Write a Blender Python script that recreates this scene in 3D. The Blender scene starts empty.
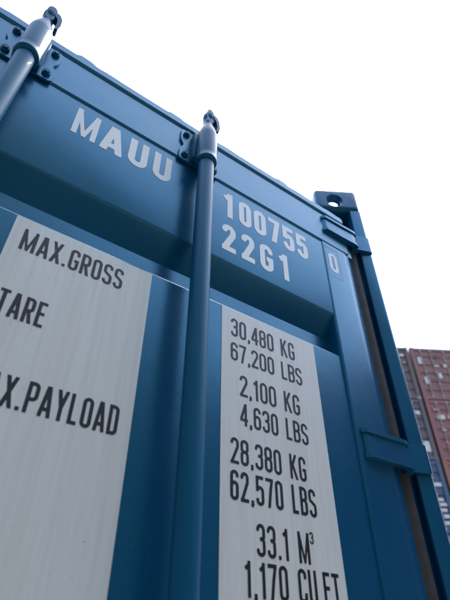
import bpy, bmesh, math, random
import numpy as np
from mathutils import Vector, Matrix

random.seed(7)
scene = bpy.context.scene
COL = scene.collection
PI = math.pi
R = math.radians

# ------------------------------------------------------------------ camera
cam_d = bpy.data.cameras.new('camera')
cam = bpy.data.objects.new('camera', cam_d)
COL.objects.link(cam)
YAW, PITCH, ROLL, F = 0.0682131, 0.6871115, 0.0068561, 467.394
f_ = Vector((math.sin(YAW)*math.cos(PITCH), math.cos(YAW)*math.cos(PITCH), math.sin(PITCH)))
r_ = Vector((math.cos(YAW), -math.sin(YAW), 0))
u_ = r_.cross(f_)
r2 = math.cos(ROLL)*r_ + math.sin(ROLL)*u_
u2 = -math.sin(ROLL)*r_ + math.cos(ROLL)*u_
M = Matrix((r2, u2, -f_)).transposed().to_4x4()
M.translation = Vector((-0.5700, -1.08206, 1.13051))
cam.matrix_world = M
cam_d.sensor_fit = 'VERTICAL'
cam_d.sensor_height = 36.0
cam_d.lens = F/600*36.0
cam_d.clip_start = 0.02
cam_d.clip_end = 2000
cam_d.dof.use_dof = True
cam_d.dof.focus_distance = 1.15
cam_d.dof.aperture_fstop = 4.5
scene.camera = cam

# ------------------------------------------------------------------ sky, sun, exposure
SUN = Vector((0.159, 0.323, 0.933)).normalized()
EL = math.asin(SUN.z); AZ = math.atan2(SUN.x, SUN.y)
w = bpy.data.worlds.new('World'); scene.world = w; w.use_nodes = True
nt = w.node_tree
bg = nt.nodes['Background']
sky = nt.nodes.new('ShaderNodeTexSky'); sky.sky_type = 'NISHITA'
sky.sun_disc = False; sky.sun_elevation = EL; sky.sun_rotation = AZ
sky.air_density = 1.0; sky.dust_density = 3.0; sky.ozone_density = 1.0
nt.links.new(sky.outputs[0], bg.inputs[0]); bg.inputs[1].default_value = 0.13
sd = bpy.data.lights.new('sun', 'SUN'); sd.energy = 2.0; sd.angle = R(0.5); sd.color = (1, .95, .88)
so = bpy.data.objects.new('sun', sd); COL.objects.link(so)
so.rotation_euler = SUN.to_track_quat('Z', 'Y').to_euler(); so.location = (4, 6, 20)
scene.view_settings.view_transform = 'Standard'
scene.view_settings.look = 'None'
scene.view_settings.gamma = 1
scene.view_settings.use_curve_mapping = False
scene.view_settings.exposure = 2.52

# ------------------------------------------------------------------ materials
def new_mat(name):
    m = bpy.data.materials.new(name); m.use_nodes = True
    t = m.node_tree; b = t.nodes['Principled BSDF']
    return m, t, b

def N(t, kind, **kw):
    n = t.nodes.new(kind)
    for k, v in kw.items():
        if k in n.inputs: n.inputs[k].default_value = v
        else: setattr(n, k, v)
    return n

def coords(t, scale=(1, 1, 1)):
    tc = N(t, 'ShaderNodeTexCoord'); mp = N(t, 'ShaderNodeMapping'); mp.inputs['Scale'].default_value = scale
    t.links.new(tc.outputs['Object'], mp.inputs[0]); return mp.outputs[0]

def mix(t, fac, a, b):
    n = N(t, 'ShaderNodeMix', data_type='RGBA')
    for i, v in ((0, fac), (6, a), (7, b)):
        if hasattr(v, 'links') or hasattr(v, 'node'): t.links.new(v, n.inputs[i])
        else: n.inputs[i].default_value = v if i == 0 else (*v, 1)
    return n.outputs[2]

def ramp(t, src, p0, p1, v0=0.0, v1=1.0):
    n = N(t, 'ShaderNodeMapRange'); t.links.new(src, n.inputs[0])
    n.inputs[1].default_value = p0; n.inputs[2].default_value = p1
    n.inputs[3].default_value = v0; n.inputs[4].default_value = v1
    return n.outputs[0]

def noise(t, vec, scale, detail=4, rough=.55):
    n = N(t, 'ShaderNodeTexNoise', Scale=scale, Detail=detail, Roughness=rough)
    t.links.new(vec, n.inputs['Vector']); return n.outputs['Fac']

def paint(name, base, dirt, rough=.38, streak=.25, rust=0.0, bump=.08, coat=0.0, big=1.0, spec=.38, tint=(1, 1, 1), scuff=0.0, ior=1.5):
    m, t, b = new_mat(name)
    v = coords(t); vs = coords(t, (1, 1, .06))
    n1 = noise(t, v, 3*big, 6); n2 = noise(t, vs, 34*big, 5); n3 = noise(t, v, 220*big, 3)
    c = mix(t, ramp(t, n1, .35, .7, 0, .35), base, dirt)
    c = mix(t, ramp(t, n2, .42, .80, 0, streak), c, dirt)
    if rust:
        n4 = noise(t, v, 26*big, 8, .7)
        c = mix(t, ramp(t, n4, .66, .70, 0, rust), c, (.09, .045, .025))
    if scuff:                                              # rubbed, chalky scuffs and fine scratches in the paint
        sc = noise(t, coords(t, (2.2, 2.2, 1)), 30*big, 7, .75); sm = noise(t, v, 2.2*big, 2)
        mm = N(t, 'ShaderNodeMath', operation='MULTIPLY')
        t.links.new(ramp(t, sc, .61, .68, 0, scuff), mm.inputs[0]); t.links.new(ramp(t, sm, .48, .6), mm.inputs[1])
        c = mix(t, mm.outputs[0], c, tuple(min(1, x*1.1+.06) for x in base))
    t.links.new(c, b.inputs['Base Color'])
    t.links.new(ramp(t, n1, .3, .75, rough-.04, rough+.09), b.inputs['Roughness'])
    b.inputs['Specular IOR Level'].default_value = spec
    b.inputs['Specular Tint'].default_value = (*tint, 1)
    b.inputs['IOR'].default_value = ior
    b.inputs['Coat Weight'].default_value = coat
    b.inputs['Coat Roughness'].default_value = .25
    bp = N(t, 'ShaderNodeBump', Strength=bump, Distance=.002)
    add = N(t, 'ShaderNodeMath', operation='ADD')
    t.links.new(n3, add.inputs[0])
    mu = N(t, 'ShaderNodeMath', operation='MULTIPLY'); mu.inputs[1].default_value = 3.0
    t.links.new(noise(t, v, 9*big, 2), mu.inputs[0]); t.links.new(mu.outputs[0], add.inputs[1])
    t.links.new(add.outputs[0], bp.inputs['Height']); t.links.new(bp.outputs[0], b.inputs['Normal'])
    return m

MBLUE = paint('blue_paint', (.0008, .074, .180), (.004, .084, .175), rough=.25, spec=1.0, tint=(.32, .80, 1), scuff=.35, ior=1.58, rust=.35)
MROD = paint('blue_rod_paint', (.0012, .082, .180), (.004, .086, .17), rough=.44, spec=.5, tint=(.35, .82, 1), rust=.3)
MSILL = paint('inside_paint', (.10, .11, .11), (.06, .06, .055))

def decal_mat():
    m, t, b = new_mat('white_decal')
    v = coords(t, (1, 1, .035)); v2 = coords(t)
    n = noise(t, v, 150, 4, .6); nb = noise(t, v, 22, 3)
    c = mix(t, ramp(t, n, .42, .78, 0, .5), (.80, .79, .75), (.60, .59, .56))
    c = mix(t, ramp(t, nb, .5, .75, 0, .3), c, (.62, .58, .52))
    sp = noise(t, v2, 160, 2)
    c = mix(t, ramp(t, sp, .75, .78, 0, .7), c, (.25, .24, .22))
    t.links.new(c, b.inputs['Base Color']); b.inputs['Roughness'].default_value = .42
    bp = N(t, 'ShaderNodeBump', Strength=.15, Distance=.0008); t.links.new(n, bp.inputs['Height'])
    t.links.new(bp.outputs[0], b.inputs['Normal'])
    return m
MDECAL = decal_mat()

def flat(name, col, rough=.5, metal=0.0, vary=.25, scale=60):
    m, t, b = new_mat(name)
    n = noise(t, coords(t), scale, 4)
    c = mix(t, ramp(t, n, .3, .75, 0, 1), col, tuple(x*(1-vary) for x in col))
    t.links.new(c, b.inputs['Base Color']); b.inputs['Roughness'].default_value = rough
    b.inputs['Metallic'].default_value = metal
    return m
def worn_ink(name, col, under):
    m, t, b = new_mat(name); v = coords(t)
    c = mix(t, ramp(t, noise(t, coords(t, (1, 1, .2)), 70, 4), .35, .75, 0, .3), col, tuple(x*.8 for x in col))
    c = mix(t, ramp(t, noise(t, v, 120, 7, .75), .665, .685, 0, .85), c, under)      # small chips down to the paint
    t.links.new(c, b.inputs['Base Color']); b.inputs['Roughness'].default_value = .45
    return m
MINK = flat('black_ink', (.012, .012, .016), .5)
MWHITE = worn_ink('white_lettering', (.90, .90, .87), (.02, .10, .2))
MRUB = flat('worn_rubber', (.060, .054, .050), .75, vary=.45, scale=25)
MBLACKR = flat('dark_rubber', (.02, .02, .022), .7)
MSTEEL = flat('bolt_steel', (.006, .055, .12), .4, vary=.5)
MWOOD = flat('plywood', (.18, .11, .06), .7)

def ground_mat():
    m, t, b = new_mat('asphalt_yard'); v = coords(t)
    a = noise(t, v, .25, 6); c2 = noise(t, v, 7, 8, .7)
    c = mix(t, ramp(t, a, .3, .7), (.075, .073, .07), (.055, .053, .05))
    c = mix(t, ramp(t, c2, .55, .75, 0, .6), c, (.035, .034, .033))
    t.links.new(c, b.inputs['Base Color']); b.inputs['Roughness'].default_value = .85
    bp = N(t, 'ShaderNodeBump', Strength=.3, Distance=.01); t.links.new(c2, bp.inputs['Height'])
    t.links.new(bp.outputs[0], b.inputs['Normal'])
    return m

# ------------------------------------------------------------------ mesh helpers
def link(name, me, mat, parent=None, loc=None, rotz=0.0):
    o = bpy.data.objects.new(name, me); COL.objects.link(o)
    if mat: me.materials.append(mat)
    if parent: o.parent = parent
    if loc is not None: o.location = loc
    o.rotation_euler.z = rotz
    return o

def mesh_from_bm(name, bm, smooth=None):
    bmesh.ops.recalc_face_normals(bm, faces=bm.faces)
    me = bpy.data.meshes.new(name); bm.to_mesh(me); bm.free()
    if smooth is not None:
        me.polygons.foreach_set('use_smooth', [True]*len(me.polygons))
        me.set_sharp_from_angle(angle=R(smooth))
    return me

def bm_box(bm, x0, x1, y0, y1, z0, z1, bev=0.0, seg=2):
    r = bmesh.ops.create_cube(bm, size=1.0, matrix=Matrix.Translation(((x0+x1)/2, (y0+y1)/2, (z0+z1)/2)) @
                              Matrix.Diagonal((x1-x0, y1-y0, z1-z0, 1)))
    if bev > 0:
        es = list({e for v in r['verts'] for e in v.link_edges})
        bmesh.ops.bevel(bm, geom=es, offset=bev, segments=seg, affect='EDGES', profile=.6)

def bm_lathe(bm, prof, seg=28, center=(0, 0), cap=True, ovals=None):
    """prof: list of (radius, z); a solid of revolution about a vertical axis"""
    rings = []
    for r, z in prof:
        rings.append([bm.verts.new((center[0]+r*math.cos(2*PI*i/seg), center[1]+r*math.sin(2*PI*i/seg), z)) for i in range(seg)])
    for a, b in zip(rings[:-1], rings[1:]):
        for i in range(seg):
            j = (i+1) % seg
            bm.faces.new((a[i], a[j], b[j], b[i]))
    if cap:
        bm.faces.new(rings[0][::-1]); bm.faces.new(rings[-1])

def bm_cyl(bm, p0, p1, r, seg=16):
    p0, p1 = Vector(p0), Vector(p1); d = p1-p0
    q = d.to_track_quat('Z', 'Y').to_matrix().to_4x4()
    bmesh.ops.create_cone(bm, cap_ends=True, segments=seg, radius1=r, radius2=r, depth=d.length,
                          matrix=Matrix.Translation((p0+p1)/2) @ q)

def bm_extrude_profile(bm, prof, x0, x1, closed=True):
    """prof: (y,z) loop, extruded along x"""
    a = [bm.verts.new((x0, y, z)) for y, z in prof]; b = [bm.verts.new((x1, y, z)) for y, z in prof]
    n = len(prof)
    for i in range(n):
        j = (i+1) % n
        bm.faces.new((a[i], a[j], b[j], b[i]))
    bm.faces.new(a[::-1]); bm.faces.new(b)

def bm_prism_xy(bm, poly, z0, z1):
    a = [bm.verts.new((x, y, z0)) for x, y in poly]; b = [bm.verts.new((x, y, z1)) for x, y in poly]
    n = len(poly)
    for i in range(n):
        j = (i+1) % n
        bm.faces.new((a[i], a[j], b[j], b[i]))
    bm.faces.new(a[::-1]); bm.faces.new(b)

def bm_prism_xz(bm, poly, y0, y1):
    a = [bm.verts.new((x, y0, z)) for x, z in poly]; b = [bm.verts.new((x, y1, z)) for x, z in poly]
    n = len(poly)
    for i in range(n):
        j = (i+1) % n
        bm.faces.new((a[i], a[j], b[j], b[i]))
    bm.faces.new(a[::-1]); bm.faces.new(b)

def rounded(poly_pts, rad, n=4):
    out = []
    m = len(poly_pts)
    for i in range(m):
        p = Vector(poly_pts[i]); a = Vector(poly_pts[i-1]); b = Vector(poly_pts[(i+1) % m])
        r = rad[i] if isinstance(rad, (list, tuple)) else rad
        if r <= 0: out.append(tuple(p)); continue
        da, db = (a-p), (b-p)
        r = min(r, da.length*.45, db.length*.45)
        s, e = p+da.normalized()*r, p+db.normalized()*r
        for k in range(n+1):
            t = k/n
            out.append(tuple((1-t)**2*s+2*t*(1-t)*p+t*t*e))
    return out

def tag(o, label=None, cat=None, group=None, kind=None):
    if label: o['label'] = label
    if cat: o['category'] = cat
    if group: o['group'] = group
    if kind: o['kind'] = kind
    return o

def boolean_diff(me, cutters):
    o = bpy.data.objects.new('tmp_solid', me); COL.objects.link(o)
    tmp = []
    for c in cutters:
        co = bpy.data.objects.new('tmp_cut', c); COL.objects.link(co); tmp.append(co)
        md = o.modifiers.new('b', 'BOOLEAN'); md.operation = 'DIFFERENCE'; md.object = co; md.solver = 'EXACT'
    bpy.context.view_layer.update()
    dg = bpy.context.evaluated_depsgraph_get()
    res = bpy.data.meshes.new_from_object(o.evaluated_get(dg))
    for x in tmp+[o]: bpy.data.objects.remove(x)
    return res

# ------------------------------------------------------------------ lettering (stroke glyphs, marching squares)
def arc(cx, cy, rx, ry, a0, a1, n=8):
    return [(cx+rx*math.cos(R(a0+(a1-a0)*i/n)), cy+ry*math.sin(R(a0+(a1-a0)*i/n))) for i in range(n+1)]

def glyph(ch, w, t):
    """centre-line strokes of a capital letter in a box w x 1; returns (strokes, width)"""
    L, Q, B, T, C = t/2, w-t/2, t/2, 1-t/2, .5
    r = min((w-t)/2, .2); cx = w/2; e = t
    S = []
    if ch in '0O':
        S = [[(L, C)]+arc(L+r, T-r, r, r, 180, 90)+arc(Q-r, T-r, r, r, 90, 0)+arc(Q-r, B+r, r, r, 0, -90)+arc(L+r, B+r, r, r, -90, -180)+[(L, C)]]
    elif ch == '1':
        S = [[(w*.66, 0), (w*.66, 1)], [(w*.64, .90-t*.1), (w*.12, .80-t*.25)]]
    elif ch == '2':
        S = [[(L, .76)]+arc(L+r, T-r, r, r, 180, 90)+arc(Q-r, T-r, r, r, 90, 0)+[(Q, .66), (L+.01, B+.02)], [(0, B), (w, B)]]
    elif ch == '3':
        S = [[(L, .78)]+arc(L+r, T-r, r, r, 180, 90)+arc(Q-r, T-r, r, r, 90, 0)+arc(Q-r*.8, C+.03+r*.8, r*.8, r*.8, 0, -90)+[(w*.38, C+.03)],
             [(w*.38, C+.03)]+arc(Q-r*.8, C+.03-r*.8, r*.8, r*.8, 90, 0)+arc(Q-r, B+r, r, r, 0, -90)+arc(L+r, B+r, r, r, -90, -180)+[(L, .22)]]
    elif ch == '4':
        S = [[(w*.72, 0), (w*.72, 1)], [(w*.72-.01, T+.02), (L*.6, .27)], [(0, .26), (w, .26)]]
    elif ch == '5':
        S = [[(L, 1), (L, .47)], [(0, T), (w*.95, T)],
             [(L, .50)]+arc(L+r, .60-r, r, r, 150, 90)+arc(Q-r, .60-r, r, r, 90, 0)+arc(Q-r, B+r, r, r, 0, -90)+arc(L+r, B+r, r, r, -90, -180)+[(L, .24)]]
    elif ch == '6':
        S = [[(Q, .77)]+arc(Q-r, T-r, r, r, 0, 90)+arc(L+r, T-r, r, r, 90, 180)+arc(L+r, B+r, r, r, 180, 270)+arc(Q-r, B+r, r, r, 270, 360)+arc(Q-r, .58-r, r, r, 0, 90)+arc(L+r, .58-r, r, r, 90, 180)]
    elif ch == '7':
        S = [[(0, T), (w, T)], [(Q, T), (w*.62, .55), (w*.36, -.05)]]
    elif ch == '8':
        q = r*.9
        S = [arc(L+q, T-q, q, q, 180, 90)+arc(Q-q, T-q, q, q, 90, 0)+arc(Q-q, .53+q, q, q, 0, -90)+arc(L+q, .53+q, q, q, -90, -180)+[(L, T-q)],
             arc(L+r, .53-r, r, r, 180, 90)+arc(Q-r, .53-r, r, r, 90, 0)+arc(Q-r, B+r, r, r, 0, -90)+arc(L+r, B+r, r, r, -90, -180)+[(L, .53-r)]]
    elif ch == 'A':
        S = [[(L*.75, -.05), (cx-.01, 1.03)], [(w-L*.75, -.05), (cx+.01, 1.03)], [(w*.2, .25), (w*.8, .25)]]
    elif ch == 'B':
        S = [[(L, 0), (L, 1)], [(0, T)]+arc(Q-r, T-r, r, r, 90, 0)+arc(Q-r, .53+r, r, r, 0, -90)+[(L, .53)],
             [(L, .53)]+arc(Q-r, .53-r, r, r, 90, 0)+arc(Q-r, B+r, r, r, 0, -90)+[(0, B)]]
    elif ch == 'C':
        S = [[(Q, .70)]+arc(Q-r, T-r, r, r, 0, 90)+arc(L+r, T-r, r, r, 90, 180)+arc(L+r, B+r, r, r, 180, 270)+arc(Q-r, B+r, r, r, 270, 360)+[(Q, .30)]]
    elif ch == 'D':
        S = [[(L, 0), (L, 1)], [(0, T)]+arc(Q-r, T-r, r, r, 90, 0)+arc(Q-r, B+r, r, r, 0, -90)+[(0, B)]]
    elif ch == 'E':
        S = [[(L, 0), (L, 1)], [(0, T), (w*.95, T)], [(0, .52), (w*.85, .52)], [(0, B), (w*.95, B)]]
    elif ch == 'F':
        S = [[(L, 0), (L, 1)], [(0, T), (w*.95, T)], [(0, .52), (w*.85, .52)]]
    elif ch == 'G':
        S = [[(Q, .72)]+arc(Q-r, T-r, r, r, 0, 90)+arc(L+r, T-r, r, r, 90, 180)+arc(L+r, B+r, r, r, 180, 270)+arc(Q-r, B+r, r, r, 270, 360)+[(Q, .50)], [(w*.5, .46), (w, .46)], [(Q, .3), (Q, .46+t/2)]]
    elif ch == 'K':
        S = [[(L, 0), (L, 1)], [(L, .36), (w-L*.8, 1.05)], [(L+(w-t)*.36, .55), (w-L*.7, -.05)]]
    elif ch == 'L':
        S = [[(L, 0), (L, 1)], [(0, B), (w*.92, B)]]
    elif ch == 'M':
        S = [[(L, 0), (L, 1)], [(Q, 0), (Q, 1)], [(L*.95, 1.0), (cx, .02)], [(w-L*.95, 1.0), (cx, .02)]]
    elif ch == 'P':
        S = [[(L, 0), (L, 1)], [(0, T)]+arc(Q-r, T-r, r, r, 90, 0)+arc(Q-r, .44+r, r, r, 0, -90)+[(L, .44)]]
    elif ch == 'R':
        S = [[(L, 0), (L, 1)], [(0, T)]+arc(Q-r, T-r, r, r, 90, 0)+arc(Q-r, .48+r, r, r, 0, -90)+[(L, .48)], [(w*.5, .48), (Q+.01, -.05)]]
    elif ch == 'S':
        S = [[(Q, .76)]+arc(Q-r, T-r, r, r, 0, 90)+arc(L+r, T-r, r, r, 90, 180)+arc(L+r, .55+r*.8, r, r*.9, 180, 250)+arc(Q-r, .47-r*.8, r, r*.9, 70, 0)+arc(Q-r, B+r, r, r, 0, -90)+arc(L+r, B+r, r, r, -90, -180)+[(L, .24)]]
    elif ch == 'T':
        S = [[(cx, 0), (cx, 1)], [(0, T), (w, T)]]
    elif ch == 'U':
        S = [[(L, 1)]+arc(L+r, B+r, r, r, 180, 270)+arc(Q-r, B+r, r, r, 270, 360)+[(Q, 1)]]
    elif ch == 'X':
        S = [[(L*.7, -.05), (w-L*.7, 1.05)], [(w-L*.7, -.05), (L*.7, 1.05)]]
    elif ch == 'Y':
        S = [[(cx, 0), (cx, .45)], [(cx, .42), (L*.7, 1.05)], [(cx, .42), (w-L*.7, 1.05)]]
    elif ch == '.':
        S = [[(w/2, 0), (w/2, t*1.05)]]
    elif ch == ',':
        S = [[(w/2, 0), (w/2, t*1.05)], [(w/2+t*.18, t*.3), (w/2-t*.25, -t*.75)]]
    return S

REL = {'M': 1.42, 'A': 1.06, 'X': 1.02, 'Y': 1.02, '1': .72, ' ': .75, 'K': 1.05, 'L': .88, 'T': .95, 'E': .9, 'F': .9}
def glyph_w(ch, w, t):
    if ch in '.,': return t*1.25
    return w*REL.get(ch, 1.0)

def glyph_mesh(bm, ch, w, t, sx, sz, x0, z0, y, cell=.022):
    S = glyph(ch, w, t)
    lo = -t*1.2 if ch == ',' else -cell
    xs = np.arange(-cell*1.5, w+cell*2, cell); zs = np.arange(lo-cell*.5, 1+cell*2, cell)
    X, Z = np.meshgrid(xs, zs, indexing='ij'); d = np.full(X.shape, 9.0)
    for st in S:
        for (ax, az), (bx, bz) in zip(st[:-1], st[1:]):
            l = math.hypot(bx-ax, bz-az)
            if l < 1e-6: continue
            ux, uz = (bx-ax)/l, (bz-az)/l
            px, pz = X-(ax+bx)/2, Z-(az+bz)/2
            q1 = np.abs(px*ux+pz*uz)-l/2; q2 = np.abs(-px*uz+pz*ux)-t/2
            if ch == 'M' and abs(bx-ax) > 1e-6: q2 = q2+t*.13
            dd = np.hypot(np.maximum(q1, 0), np.maximum(q2, 0))+np.minimum(np.maximum(q1, q2), 0)
            d = np.minimum(d, dd)
        for (ax, az) in st[1:-1]:
            d = np.minimum(d, np.hypot(X-ax, Z-az)-t/2)
    if ch != ',': d = np.maximum(d, np.maximum(-Z, Z-1))
    d = np.maximum(d, np.maximum(-X, X-w)) if ch not in '.,' else d
    cache = {}
    def vert(key, px, pz):
        if key not in cache: cache[key] = bm.verts.new((x0+px*sx, y, z0+pz*sz))
        return cache[key]
    nx, nz = d.shape
    for i in range(nx-1):
        for j in range(nz-1):
            cs = [(i, j), (i+1, j), (i+1, j+1), (i, j+1)]
            vals = [d[c] for c in cs]
            if min(vals) >= 0: continue
            vs = []
            for k in range(4):
                a, b = cs[k], cs[(k+1) % 4]; va, vb = vals[k], vals[(k+1) % 4]
                if va < 0: vs.append(vert(a, xs[a[0]], zs[a[1]]))
                if (va < 0) != (vb < 0):
                    tt = min(max(va/(va-vb), .02), .98)
                    key = (min(a, b), max(a, b))
                    vs.append(vert(key, xs[a[0]]+(xs[b[0]]-xs[a[0]])*tt, zs[a[1]]+(zs[b[1]]-zs[a[1]])*tt))
            if len(vs) >= 3:
                try: bm.faces.new(vs)
                except ValueError: pass

def text_fit(bm, s, x0, x1, z0, z1, y, t=.13, gap=.075, cell=.022):
    """sets a line of capitals between x0..x1 and z0..z1"""
    H = z1-z0; total = (x1-x0)/H
    lo, hi = .05, 2.0
    for _ in range(50):                                    # glyph width that makes the line fit
        w = (lo+hi)/2
        L = sum(glyph_w(c, w, t) for c in s)+gap*(len(s)-1)
        if L > total: hi = w
        else: lo = w
    x = x0
    for c in s:
        gw = glyph_w(c, w, t)
        if c != ' ': glyph_mesh(bm, c, gw, t, H, H, x, z0, y, cell)
        x += (gw+gap)*H

def lettering(name, lines, y, mat, parent, t=.118, gap=.08, cell=.02):
    for s, x0, x1, z0, z1 in lines:
        bm = bmesh.new()
        text_fit(bm, s, x0, x1, z0, z1, y, t, gap, cell)
        for f in bm.faces:
            f.normal_update()
            if f.normal.y > 0: f.normal_flip()
        me = bpy.data.meshes.new(name); bm.to_mesh(me); bm.free()
        link(name, me, mat, parent)

# ================================================================== THE SETTING
bm = bmesh.new(); bmesh.ops.create_grid(bm, x_segments=1, y_segments=1, size=600)
g = link('ground', mesh_from_bm('ground', bm), ground_mat()); tag(g, kind='structure')

# ================================================================== THE BLUE CONTAINER
H_, W_, LEN = 2.591, 2.438, 6.058
box = bpy.data.objects.new('shipping_container', None); COL.objects.link(box)
box.location = (-W_/2, 0, 0)
tag(box, 'blue steel shipping container with its right door ajar, weight panels and 22G1 in white letters', 'shipping container')
OX = W_/2                                                # container parts are given in x from its right edge
ROOT = link('tmp', bpy.data.meshes.new('tmp'), None)     # helper removed at the end of this block
bpy.data.objects.remove(ROOT)

def cpart(name, bm, mat=MBLUE, smooth=None, parent=box):
    bmesh.ops.translate(bm, verts=bm.verts, vec=(OX, 0, 0))
    return link(name, mesh_from_bm(name, bm, smooth), mat, parent)

# corner castings: hollow boxes with a front, side and top opening
def slot(w, h, n=8):
    r = min(w, h)/2; pts = []
    if w >= h:
        pts = [(w/2-r+r*math.cos(R(a)), r*math.sin(R(a))) for a in np.linspace(-90, 90, n)]
        pts += [(-w/2+r+r*math.cos(R(a)), r*math.sin(R(a))) for a in np.linspace(90, 270, n)]
    else:
        pts = [(r*math.cos(R(a)), h/2-r+r*math.sin(R(a))) for a in np.linspace(0, 180, n)]
        pts += [(r*math.cos(R(a)), -h/2+r+r*math.sin(R(a))) for a in np.linspace(180, 360, n)]
    return pts
def casting_mesh():
    bm = bmesh.new(); bm_box(bm, -.162, 0, -.004, .174, 2.473, 2.591, .021, 4)
    me = mesh_from_bm('corner_casting', bm)
    cuts = []
    bm = bmesh.new(); bm_box(bm, -.136, -.026, .024, .146, 2.501, 2.563); cuts.append(mesh_from_bm('c', bm))
    bm = bmesh.new(); bm_prism_xz(bm, [(x-.090, z+2.524) for x, z in slot(.060, .070)], -.05, .06); cuts.append(mesh_from_bm('c', bm))
    bm = bmesh.new(); bm_prism_xy(bm, [(x-.081, y+.092) for x, y in slot(.062, .108)], 2.53, 2.65); cuts.append(mesh_from_bm('c', bm))
    bm = bmesh.new()
    pl = [(y+.085, z+2.532) for y, z in slot(.079, .051)]
    bm_extrude_profile(bm, pl, -.06, .05); cuts.append(mesh_from_bm('c', bm))
    m = boolean_diff(me, cuts)
    for v in m.vertices: v.co.x += OX
    m.polygons.foreach_set('use_smooth', [True]*len(m.polygons)); m.set_sharp_from_angle(angle=R(35))
    return m
cm = casting_mesh()
MCAST = paint('casting_paint', (.003, .085, .18), (.010, .09, .17), rough=.36, spec=.6, tint=(.5, .85, 1), rust=.6, bump=.5)
cm.materials.clear()
ca = link('corner_casting', cm, MCAST, box)
ca2 = link('corner_casting', cm.copy(), None, box); ca2.scale.x = -1
for k, (sx, yy, zz) in enumerate([(1, LEN, 0), (-1, LEN, 0)]):
    o = ca.copy(); COL.objects.link(o); o.parent = box; o.scale = (sx, -1, 1); o.location = (0, yy, 0)
for sx, sy, yy in ((1, 1, 0), (-1, 1, 0), (1, -1, LEN), (-1, -1, LEN)):
    o = ca.copy(); COL.objects.link(o); o.parent = box; o.scale = (sx, sy, -1); o.location = (0, yy, H_)

# corner posts: narrow outer flange, deep channel where the hinge pins run, inner web
def post(sx, yy, sy, front):
    bm = bmesh.new()
    if front:
        pr = rounded([(-.040, 0), (0, 0), (0, .165), (-.150, .165), (-.150, .075), (-.142, .075), (-.142, .157), (-.034, .157), (-.034, .05), (-.040, .05)],
                     [.006, .009, .02, .01, .002, .002, .006, .006, 0, 0])
    else:
        pr = rounded([(-.150, 0), (0, 0), (0, .10), (-.150, .10)], .012)
    pr = [(sx*(x) if sx > 0 else -W_-x, yy+sy*y) for x, y in pr]
    bm_prism_xy(bm, pr, .1185, 2.4725)
    return cpart('corner_post', bm, smooth=30)
post(1, 0, 1, True); post(-1, 0, 1, True); post(1, LEN, -1, False); post(-1, LEN, -1, False)
# header and sill of the door end
bm = bmesh.new(); bm_box(bm, -W_+.1625, -.1625, .02, .11, 2.42, 2.535, .008); cpart('door_header', bm)
bm = bmesh.new(); bm_box(bm, -W_+.1625, -.1625, .01, .12, .02, .135, .008); cpart('door_sill', bm)

# corrugated side walls, end wall and roof
def corr(L, depth=.036, pitch=.278):
    pts = []; x = 0
    while x < L-.01:
        for dx, d in ((0, 0), (.072, 0), (.14, depth), (.21, depth)):
            if x+dx < L: pts.append((x+dx, d))
        x += pitch
    pts.append((L, 0)); return pts
def side_wall(x, s):
    bm = bmesh.new(); pts = corr(LEN-.34)
    va = [bm.verts.new((x+s*d, .17+y, .16)) for y, d in pts]; vb = [bm.verts.new((x+s*d, .17+y, 2.50)) for y, d in pts]
    for i in range(len(pts)-1): bm.faces.new((va[i], va[i+1], vb[i+1], vb[i]))
    bmesh.ops.solidify(bm, geom=bm.faces[:], thickness=.003)
    bm_box(bm, x-.03, x+.03, .176, LEN-.176, .02, .16); bm_box(bm, x-.03, x+.03, .176, LEN-.176, 2.50, 2.56)
    return cpart('side_wall', bm)
side_wall(-.04, -1); side_wall(-W_+.04, 1)
bm = bmesh.new(); pts = corr(W_-.33)
va = [bm.verts.new((-.165-x, LEN-.04-d, .16)) for x, d in pts]; vb = [bm.verts.new((-.165-x, LEN-.04-d, 2.5)) for x, d in pts]
for i in range(len(pts)-1): bm.faces.new((va[i], va[i+1], vb[i+1], vb[i]))
bmesh.ops.solidify(bm, geom=bm.faces[:], thickness=.003)
bm_box(bm, -W_+.163, -.163, LEN-.09, LEN-.01, .02, .16); bm_box(bm, -W_+.163, -.163, LEN-.09, LEN-.01, 2.50, 2.56)
cpart('end_wall', bm)
bm = bmesh.new(); pts = corr(LEN-.24, .02, .21)
va = [bm.verts.new((-.071, .12+y, 2.535+d)) for y, d in pts]; vb = [bm.verts.new((-W_+.071, .12+y, 2.535+d)) for y, d in pts]
for i in range(len(pts)-1): bm.faces.new((va[i], va[i+1], vb[i+1], vb[i]))
bmesh.ops.solidify(bm, geom=bm.faces[:], thickness=.003)
cpart('roof', bm)
bm = bmesh.new(); bm_box(bm, -W_+.075, -.075, .125, LEN-.1, .12, .15); cpart('floor_boards', bm, MWOOD)

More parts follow.
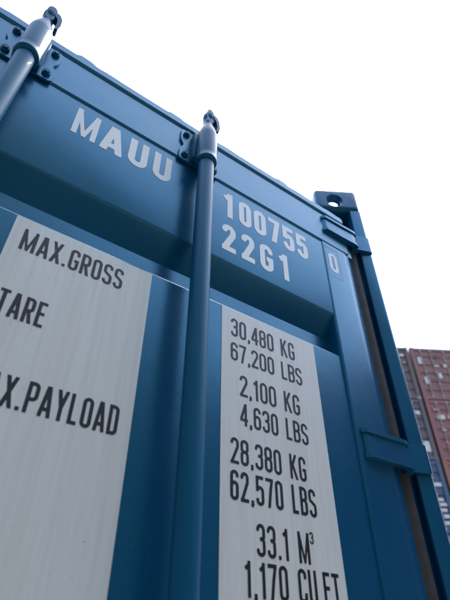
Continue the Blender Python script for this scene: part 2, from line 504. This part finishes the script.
# ------------------------------------------------------------------ doors
PANEL, GRV = .004, .038
def door_profile():
    f = [(PANEL, .215)]
    for zc in (.62, 1.0):
        f += [(PANEL, zc-.06), (GRV, zc+.02), (GRV, zc+.05), (PANEL, zc+.06)]
    f += [(PANEL, 1.7745), (PANEL+.0012, 1.7775), (PANEL+.004, 1.780), (GRV, 1.800), (GRV+.002, 1.803), (GRV+.002, 1.846), (GRV, 1.850), (.005, 1.905), (.0012, 1.909), (0, 1.9135), (0, 2.199), (-.0035, 2.2005), (-.0045, 2.203), (-.0045, 2.334)]
    f += [(-.003, 2.337), (-.003, 2.339), (-.0075, 2.341), (-.0095, 2.346), (-.0095, 2.3655), (-.0082, 2.3675)]
    f += [(.052, 2.3675), (.052, .215)]
    return f
def make_door(sgn):
    """door leaf in its own frame: x runs to the hinge side (0), y inwards, sgn=-1 mirrors it"""
    bm = bmesh.new()
    bm_extrude_profile(bm, door_profile(), -1.196, -.046)
    bm_box(bm, -1.196, -.046, PANEL-.002, .052, .165, .2145, .004)
    me = mesh_from_bm('door', bm, 20)
    if sgn < 0:
        for v in me.vertices: v.co.x *= -1
        me.flip_normals()
    return me
HP = Vector((-.0641+OX, -.0131, 0)); ANG = 0.5376624
door = link('door', make_door(1), MBLUE, box, HP, ANG)
door['label'] = 'blue right door swung ajar, with white weight panels and tall locking rods'

def dpart(name, bm, mat=MBLUE, smooth=None, parent=door):
    return link(name, mesh_from_bm(name, bm, smooth), mat, parent)

# stiles: square tubes down both edges, standing a few millimetres proud
bm = bmesh.new()
pr = rounded([(-.166, PANEL+.006), (-.163, -.003), (-.058, -.003), (-.020, .010), (-.020, .050), (-.166, .050)], [.002, .006, .014, .004, .004, .002], 5)
bm_prism_xy(bm, pr, .166, 2.1985)
dpart('door_stile', bm, smooth=30)
bm = bmesh.new()
pr = rounded([(-1.197, .051), (-1.197, -.003), (-1.105, -.003), (-1.102, PANEL+.006), (-1.102, .051)], [.002, .008, .006, .002, .002], 5)
bm_prism_xy(bm, pr, .166, 2.1985)
dpart('door_stile', bm, smooth=30)
bm = bmesh.new()
pr = rounded([(-.0455, 0.002), (-.020, .002), (-.020, .050), (-.0455, .050)], .004)
bm_prism_xy(bm, pr, 2.1995, 2.352); dpart('door_edge', bm, smooth=30)
# rubber gasket round the leaf edge: two lips
bm = bmesh.new()
pr = rounded([(-.0195, .016), (-.004, .006), (.013, .007), (.016, .016), (.004, .026), (-.0195, .030)], .004, 4)
bm_prism_xy(bm, pr, .16, 2.33); dpart('door_gasket', bm, MRUB, 40)
bm = bmesh.new()
top = [(-1.19, 2.3695)]
for x, hh in ((-1.15, .002), (-.969, .009), (-.90, .002), (-.703, .006), (-.52, .002), (-.313, .007), (-.24, .002), (-.10, .002)):
    top += [(x-.028, 2.3695), (x-.016, 2.3695+hh), (x+.012, 2.3695+hh*.8), (x+.026, 2.3695)]
top += [(-.05, 2.3695), (-.05, 2.3665), (-1.19, 2.3665)]
bm_prism_xz(bm, top, -.0088, .03)
dpart('top_gasket', bm, MBLUE)

# decals
for x0, x1 in ((-.9735, -.7035), (-.5310, -.2590)):
    bm = bmesh.new(); bm_box(bm, x0, x1, PANEL-.0009, PANEL+.001, 1.068, 1.7735)
    o = dpart('weight_panel', bm, MDECAL)
    o['label'] = 'white panel with the words MAX.GROSS and TARE' if x0 < -.9 else 'white panel with weights in kilograms and pounds'
YD = PANEL-.0013
lettering('panel_lettering', [
    ('MAX.GROSS', -.953, -.762, 1.702, 1.751), ('TARE', -.953, -.877, 1.565, 1.614), ('MAX.PAYLOAD', -.953, -.726, 1.424, 1.473)], YD, MINK, door)
m3 = [('3', -.3365, -.3275, 1.322, 1.342)]
lettering('panel_lettering', [
    ('30,480 KG', -.507, -.326, 1.703, 1.750), ('67,200 LBS', -.508, -.311, 1.643, 1.687),
    ('2,100 KG', -.486, -.327, 1.567, 1.614), ('4,630 LBS', -.486, -.312, 1.506, 1.552),
    ('28,380 KG', -.509, -.328, 1.430, 1.478), ('62,570 LBS', -.510, -.311, 1.368, 1.419),
    ('33.1 M', -.457, -.339, 1.289, 1.339), ('1,170 CU.FT', -.483, -.276, 1.231, 1.281)], YD, MINK, door)
lettering('superscript', m3, YD, MINK, door, t=.14)

# big white lettering on the top rail
YR = -.0006
lm = [(c, a, b, 2.0745, 2.1735) for c, a, b in (('M', -.945, -.889), ('A', -.877, -.823), ('U', -.809, -.759), ('U', -.743, -.693))]
lettering('code_lettering', lm[:1], YR, MWHITE, door, t=.125, cell=.014)
lettering('code_lettering', lm[1:], YR, MWHITE, door, t=.18, cell=.02)
xs = np.linspace(-.534, -.2745, 6)
ln = [(c, x, x+(.034 if c == '1' else .042), 2.072, 2.168) for c, x in zip('100755', xs)]
ln += [('2', -.536, -.494, 1.947, 2.041), ('2', -.476, -.434, 1.947, 2.041), ('G', -.416, -.372, 1.947, 2.041), ('1', -.352, -.316, 1.947, 2.041)]
lettering('number_lettering', ln, YR, MWHITE, door, t=.18, cell=.02)
YS = -.0036
lettering('check_digit', [('0', -.146, -.110, 2.080, 2.160)], YS, MWHITE, door, t=.15, cell=.02)
bm = bmesh.new()
for a, b, c, d in ((-.157, -.099, 2.180, 2.1813), (-.157, -.099, 2.061, 2.0623), (-.157, -.1558, 2.0625, 2.1798), (-.1002, -.099, 2.0625, 2.1798)):
    bm_box(bm, a, b, -.0033, -.0028, c, d)
dpart('digit_frame', bm, flat('faint_white', (.22, .32, .38), .5))

# locking rods with bearing sleeve, bracket, bolts and cam end
def lock_rod(x):
    bm = bmesh.new()
    bm_lathe(bm, [(.0205, .10), (.0205, 2.185)], 32, (x, -.047), True)
    rod = dpart('locking_rod', bm, MROD, 40)
    bm = bmesh.new()
    bm_lathe(bm, [(.0235, 2.166), (.0265, 2.168), (.0282, 2.173), (.0275, 2.178), (.0258, 2.182), (.0262, 2.196), (.0268, 2.285), (.0255, 2.298), (.021, 2.318), (.0165, 2.334), (.0135, 2.344), (.0135, 2.352)], 32, (x, -.047))
    # saddle that carries the sleeve
    bm_box(bm, x-.030, x+.030, -.030, -.0103, 2.196, 2.312, .004)
    sl = dpart('rod_sleeve', bm, MROD, 40)
    bm = bmesh.new()
    pl = rounded([(x-.062, 2.190), (x+.062, 2.190), (x+.062, 2.236), (x+.050, 2.256), (x+.062, 2.276), (x+.062, 2.326), (x-.062, 2.326), (x-.062, 2.276), (x-.050, 2.256), (x-.062, 2.236)], .010, 3)
    bm_prism_xz(bm, pl, -.0105, -.0043); dpart('rod_bracket', bm, MBLUE, 30)
    for bx in (-.046, .046):
        for bz in (2.212, 2.306):
            bm = bmesh.new()
            bm_cyl(bm, (x+bx, -.010, bz), (x+bx, -.0165, bz), .0095, 20)
            bm_cyl(bm, (x+bx, -.0155, bz), (x+bx, -.0205, bz), .0065, 6)
            dpart('bolt', bm, MROD, 30)
    # cam: neck, head and two hooked claws
    bm = bmesh.new()
    bm_lathe(bm, [(.0125, 2.346), (.0125, 2.372), (.0155, 2.376), (.016, 2.392), (.011, 2.398)], 24, (x, -.047))
    claw = rounded([(-.010, 2.352), (.010, 2.352), (.013, 2.385), (.010, 2.408), (.001, 2.419), (-.009, 2.413), (-.012, 2.395)], .005, 4)
    bm_prism_xz(bm, [(x+a, b) for a, b in claw], -.060, -.036)
    hook = rounded([(.010, 2.396), (.020, 2.392), (.0285, 2.374), (.031, 2.345), (.0285, 2.322), (.0205, 2.318), (.0215, 2.345), (.0185, 2.366), (.0085, 2.380)], .004, 4)
    bm_prism_xz(bm, [(x+a, b) for a, b in hook], -.062, -.042)
    dpart('cam_end', bm, MROD, 35)
    # lower guide, handle and hub
    bm = bmesh.new()
    bm_lathe(bm, [(.024, .60), (.028, .604), (.028, .66), (.024, .664)], 24, (x, -.047)); bm_box(bm, x-.055, x+.055, -.024, .004, .605, .659, .004)
    dpart('rod_guide', bm, MBLUE, 35)
    bm = bmesh.new()
    bm_cyl(bm, (x, -.047, .90), (x, -.047, .96), .026, 24); bm_cyl(bm, (x+.02, -.065, .93), (x+.34, -.06, .93), .011, 12)
    dpart('rod_handle', bm, MROD, 35)
lock_rod(-1.083); lock_rod(-.620)

# hinges: blade on the leaf, pin in the channel, lug on the post
def hinge(z0, z1):
    zc = (z0+z1)/2
    bm = bmesh.new()
    sec = rounded([(-.148, -.0035), (-.138, -.0125), (-.060, -.0145), (-.012, -.017), (.004, -.011), (.004, -.004), (-.030, -.0035)], .005, 3)
    bm_prism_xy(bm, sec, z0+.0005, z1-.0005)
    # raised rims along both edges of the blade
    for a, b in ((z0, z0+.010), (z1-.010, z1)):
        sec2 = rounded([(-.152, -.0035), (-.141, -.0175), (-.060, -.0195), (-.010, -.0215), (.006, -.015), (.006, -.008), (-.03, -.006)], .005, 3)
        bm_prism_xy(bm, sec2, a, b)
    dpart('hinge_blade', bm, MBLUE, 35)
    bm = bmesh.new(); bm_cyl(bm, (-.0641, -.0131, z0-.006), (-.0641, -.0131, z1+.006), .0125, 20); cpart('hinge_pin', bm, MROD, 40)
    bm = bmesh.new()
    sec = rounded([(-.074, -.022), (-.006, -.009), (.0008, -.004), (.0008, .03), (-.030, .03), (-.030, -.002), (-.074, -.002)], [.008, .010, .004, .003, .002, .003, .003], 4)
    bm_prism_xy(bm, sec, z0-.001, z1+.001)
    cpart('hinge_lug', bm, MBLUE, 35)
for a, b in ((2.254, 2.320), (1.516, 1.584), (.86, .928), (.24, .308)): hinge(a, b)

# left door, closed
ldoor = link('door', make_door(-1), MBLUE, box, Vector((-W_+.0641+OX, -.0131, 0)), 0)
ldoor['label'] = 'blue left door standing closed'

# ================================================================== STACKED CONTAINERS IN THE YARD
def stack_mats():
    P = lambda n, a, b, rough=.55: paint(n, a, b, rough=rough, rust=.6, big=.18, streak=.5)
    return {'maroon': P('maroon_paint', (.150, .058, .048), (.19, .115, .10)),
            'rust': P('rust_red_paint', (.20, .060, .034), (.21, .11, .08)),
            'oxide': P('oxide_red_paint', (.165, .048, .045), (.18, .10, .09)),
            'grey': P('grey_paint', (.075, .052, .048), (.11, .085, .075)),
            'slate': P('slate_paint', (.066, .052, .054), (.09, .078, .075)),
            'navy': P('navy_paint', (.03, .05, .10), (.06, .07, .09))}
SM = stack_mats()
MPLATE = flat('faded_white_plate', (.46, .42, .39), .6, vary=.3, scale=4)
MYEL = flat('faded_yellow_plate', (.42, .36, .17), .6, vary=.3, scale=4)
MGALV = flat('galvanised_bar', (.24, .165, .16), .5, vary=.3, scale=6)
CACHE = {}
def cached(key, fn):
    if key not in CACHE:
        b = bmesh.new(); fn(b); CACHE[key] = mesh_from_bm(key, b, 35)
    return CACHE[key]
def spart(name, key, fn, mat, parent, loc=(0, 0, 0)):
    me = cached(key, fn)
    if not me.materials: me.materials.append(mat)
    o = bpy.data.objects.new(name, me); COL.objects.link(o); o.parent = parent; o.location = loc
    o.material_slots[0].link = 'OBJECT'; o.material_slots[0].material = mat
    return o
def f_body(b):
    for x0 in (0, W_-.16):
        bm_box(b, x0, x0+.16, 0, .17, .001, 2.59); bm_box(b, x0, x0+.16, LEN-.17, LEN, .001, 2.59)
    bm_box(b, .161, W_-.161, .015, .12, 2.44, 2.57); bm_box(b, .161, W_-.161, .01, .12, .02, .15)
    pts = corr(LEN-.34)
    for x, s in ((.035, 1), (W_-.035, -1)):
        a = [b.verts.new((x+s*d, .17+y, .02)) for y, d in pts]; c = [b.verts.new((x+s*d, .17+y, 2.57)) for y, d in pts]
        for i in range(len(pts)-1): b.faces.new((a[i], a[i+1], c[i+1], c[i]))
    bm_box(b, .08, W_-.08, .121, LEN-.05, 2.52, 2.55); bm_box(b, .08, W_-.08, .121, LEN-.05, .05, .14); bm_box(b, .161, W_-.161, LEN-.1, LEN-.05, .141, 2.519)
def f_door(b):
    pr = [(.05, .155), (.05, .30)]
    z = .30
    for k in range(5):
        pr += [(.05, z+.02), (.085, z+.06), (.085, z+.15), (.05, z+.19)]; z += .42
    pr += [(.05, 2.435), (.10, 2.435), (.10, .155)]
    bm_extrude_profile(b, pr, .165, W_/2-.006)
def f_rod(b):
    bm_lathe(b, [(.022, .05), (.022, 2.53)], 10, (0, .02))
    for zz in (.14, .7, 1.3, 1.9, 2.40): bm_box(b, -.06, .06, .0, .049, zz, zz+.07)
def f_handle(b): bm_cyl(b, (0, -.012, 1.05), (.36, -.012, 1.0), .014, 8)
def f_plate(b): bm_box(b, 0, 1, .028, .0485, 0, 1)
def f_cast(b):
    bm_box(b, 0, .172, -.006, .18, 0, .118, .012)
def freight(x, y, z, mat, label, marks, rot=0.0):
    r = bpy.data.objects.new('stacked_container', None); COL.objects.link(r); r.location = (x, y, z); r.rotation_euler.z = rot
    tag(r, label, 'shipping container', 'containers stacked across the yard')
    spart('body', 'stack_body', f_body, mat, r)
    for k in (0, 1):
        d = spart('door', 'stack_door', f_door, mat, r, (k*(W_/2-.16), 0, 0))
        for rx in (.44, .90):
            rod = spart('locking_rod', 'stack_rod', f_rod, MGALV, d, (rx, 0, 0))
        spart('handle', 'stack_handle', f_handle, MGALV, d, (.46, 0, 0))
    for cx in (-.003, W_-.169):
        for cz in (0, 2.472): spart('corner_casting', 'stack_casting', f_cast, MGALV if mat is SM['grey'] else mat, r, (cx, 0, cz))
    for (px, pz, pw, ph, pm) in marks:
        o = spart('marking_plate', 'stack_plate', f_plate, pm, r, (px, 0, pz)); o.scale = (pw, 1, ph)
    return r
W1, Y1 = MPLATE, MYEL
MPINK = flat('faded_pink_plate', (.36, .20, .18), .6, vary=.3, scale=4)
MDARK = flat('dark_patch_plate', (.06, .035, .035), .6, vary=.3, scale=4)
mk = [[(.24, 1.75, .17, .35, W1), (1.34, 1.62, .14, .16, W1), (1.72, 1.1, .26, .22, W1), (.30, .75, .20, .35, W1), (2.0, 2.1, .2, .12, W1), (.98, 1.05, .15, .26, W1)],
      [(.36, 1.72, .3, .2, W1), (.80, 1.76, .24, .16, Y1), (1.36, 1.80, .3, .2, Y1), (1.72, 1.46, .3, .13, W1), (.76, .98, .22, .12, W1), (1.10, .86, .14, .2, W1), (.86, .35, .26, .35, W1), (1.82, .8, .2, .5, W1)],
      [(.3, 1.6, .2, .3, W1), (1.4, 1.9, .3, .16, W1), (1.0, .9, .2, .3, W1)],
      [(1.95, 1.9, .26, .16, W1), (1.98, .34, .27, .42, W1), (1.82, 1.15, .1, .5, W1)],
      [(1.93, 1.62, .34, .14, W1), (1.96, 1.10, .22, .11, W1), (2.0, .93, .26, .11, W1), (1.98, .74, .24, .11, W1), (2.03, .52, .22, .12, W1), (2.0, .3, .26, .12, W1)]]
rm = random.Random(5)
for m_ in mk[:3]:
    for r in range(5):
        for c in range(4):
            if rm.random() < .55:
                px, pz = .2+c*.56+rm.random()*.22, .32+r*.43+rm.random()*.14
                if all(abs(px-q[0]) > .30 or abs(pz-q[1]) > .34 for q in m_):
                    m_.append((px, pz, .1+rm.random()*.16, .06+rm.random()*.16, (W1, MPINK, MPINK, MDARK)[rm.randrange(4)]))
SX, SY, SR = 8.98, 16.0, 0.0
COLS = [(-2.55, ['slate', 'navy', 'navy', 'slate', 'grey'], [4, 2, 4, 3, 0]),
        (0.0, ['oxide', 'rust', 'rust', 'oxide', 'maroon'], [0, 1, 2, 1, 0]),
        (2.55, ['maroon', 'oxide', 'maroon', 'rust', 'oxide'], [1, 0, 1, 2, 1])]
LBL = {(0, 0): 'dark grey container on the ground left in the far stack', (0, 1): 'navy container second from the ground in the left column of the far stack',
       (0, 2): 'navy container with rows of small white marks, just right of the blue post', (0, 3): 'dark grey container with a large white patch, above the navy one in the far stack',
       (0, 4): 'brownish grey container atop the far stack, almost hidden by the blue post',
       (1, 0): 'oxide red container on the ground in the middle column of the far stack', (1, 1): 'rust red container second from the ground in the middle column of the far stack',
       (1, 2): 'rust red container third from the ground beside the navy container', (1, 3): 'oxide red container with a yellow plate, directly under the maroon one touching the sky',
       (1, 4): 'faded maroon container topmost in the stack, its roof against the sky',
       (2, 0): 'maroon container on the ground in the right column of the far stack', (2, 1): 'oxide red container second from the ground in the right column',
       (2, 2): 'maroon container third from the ground in the right column', (2, 3): 'rust red container second from the top in the right column of the far stack',
       (2, 4): 'oxide red container on top of the right column of the far stack'}
for ci, (dx, ms, mi) in enumerate(COLS):
    for k in range(5):
        freight(SX+dx*math.cos(SR), SY+dx*math.sin(SR), k*2.592, SM[ms[k]], LBL[(ci, k)], mk[mi[k]], SR)

# unseen row added behind the photographer to shade the doors: long sides face the blue doors
MD = paint('dark_green_paint', (.02, .05, .045), (.05, .06, .055), rough=.6, rust=.5, big=.3)
for lvl, word in ((0, 'lower'), (1, 'upper')):
    for i, side in enumerate(('left of', 'facing', 'right of')):
        o = freight(-3.55+(i-1)*6.4-.6, -3.1, lvl*2.592, MD, word+' unseen dark green container added to cut light, '+side+' the blue doors', [], -PI/2)
        o['group'] = 'added unseen light-blocking containers behind the camera'
MC = paint('dark_brown_paint', (.05, .03, .028), (.07, .055, .05), rough=.6, rust=.5, big=.3)  # unseen pair added at right to keep bright sky out of door reflections
for z, lab in ((0, 'added unseen dark brown container on the ground, blocking sky reflections at right'), (2.592, 'added unseen dark brown container stacked on another, blocking sky reflections at right')):
    o = freight(5.3, -2.9, z, MC, lab, [], 0)
    o['group'] = 'added unseen light-blocking containers at right'
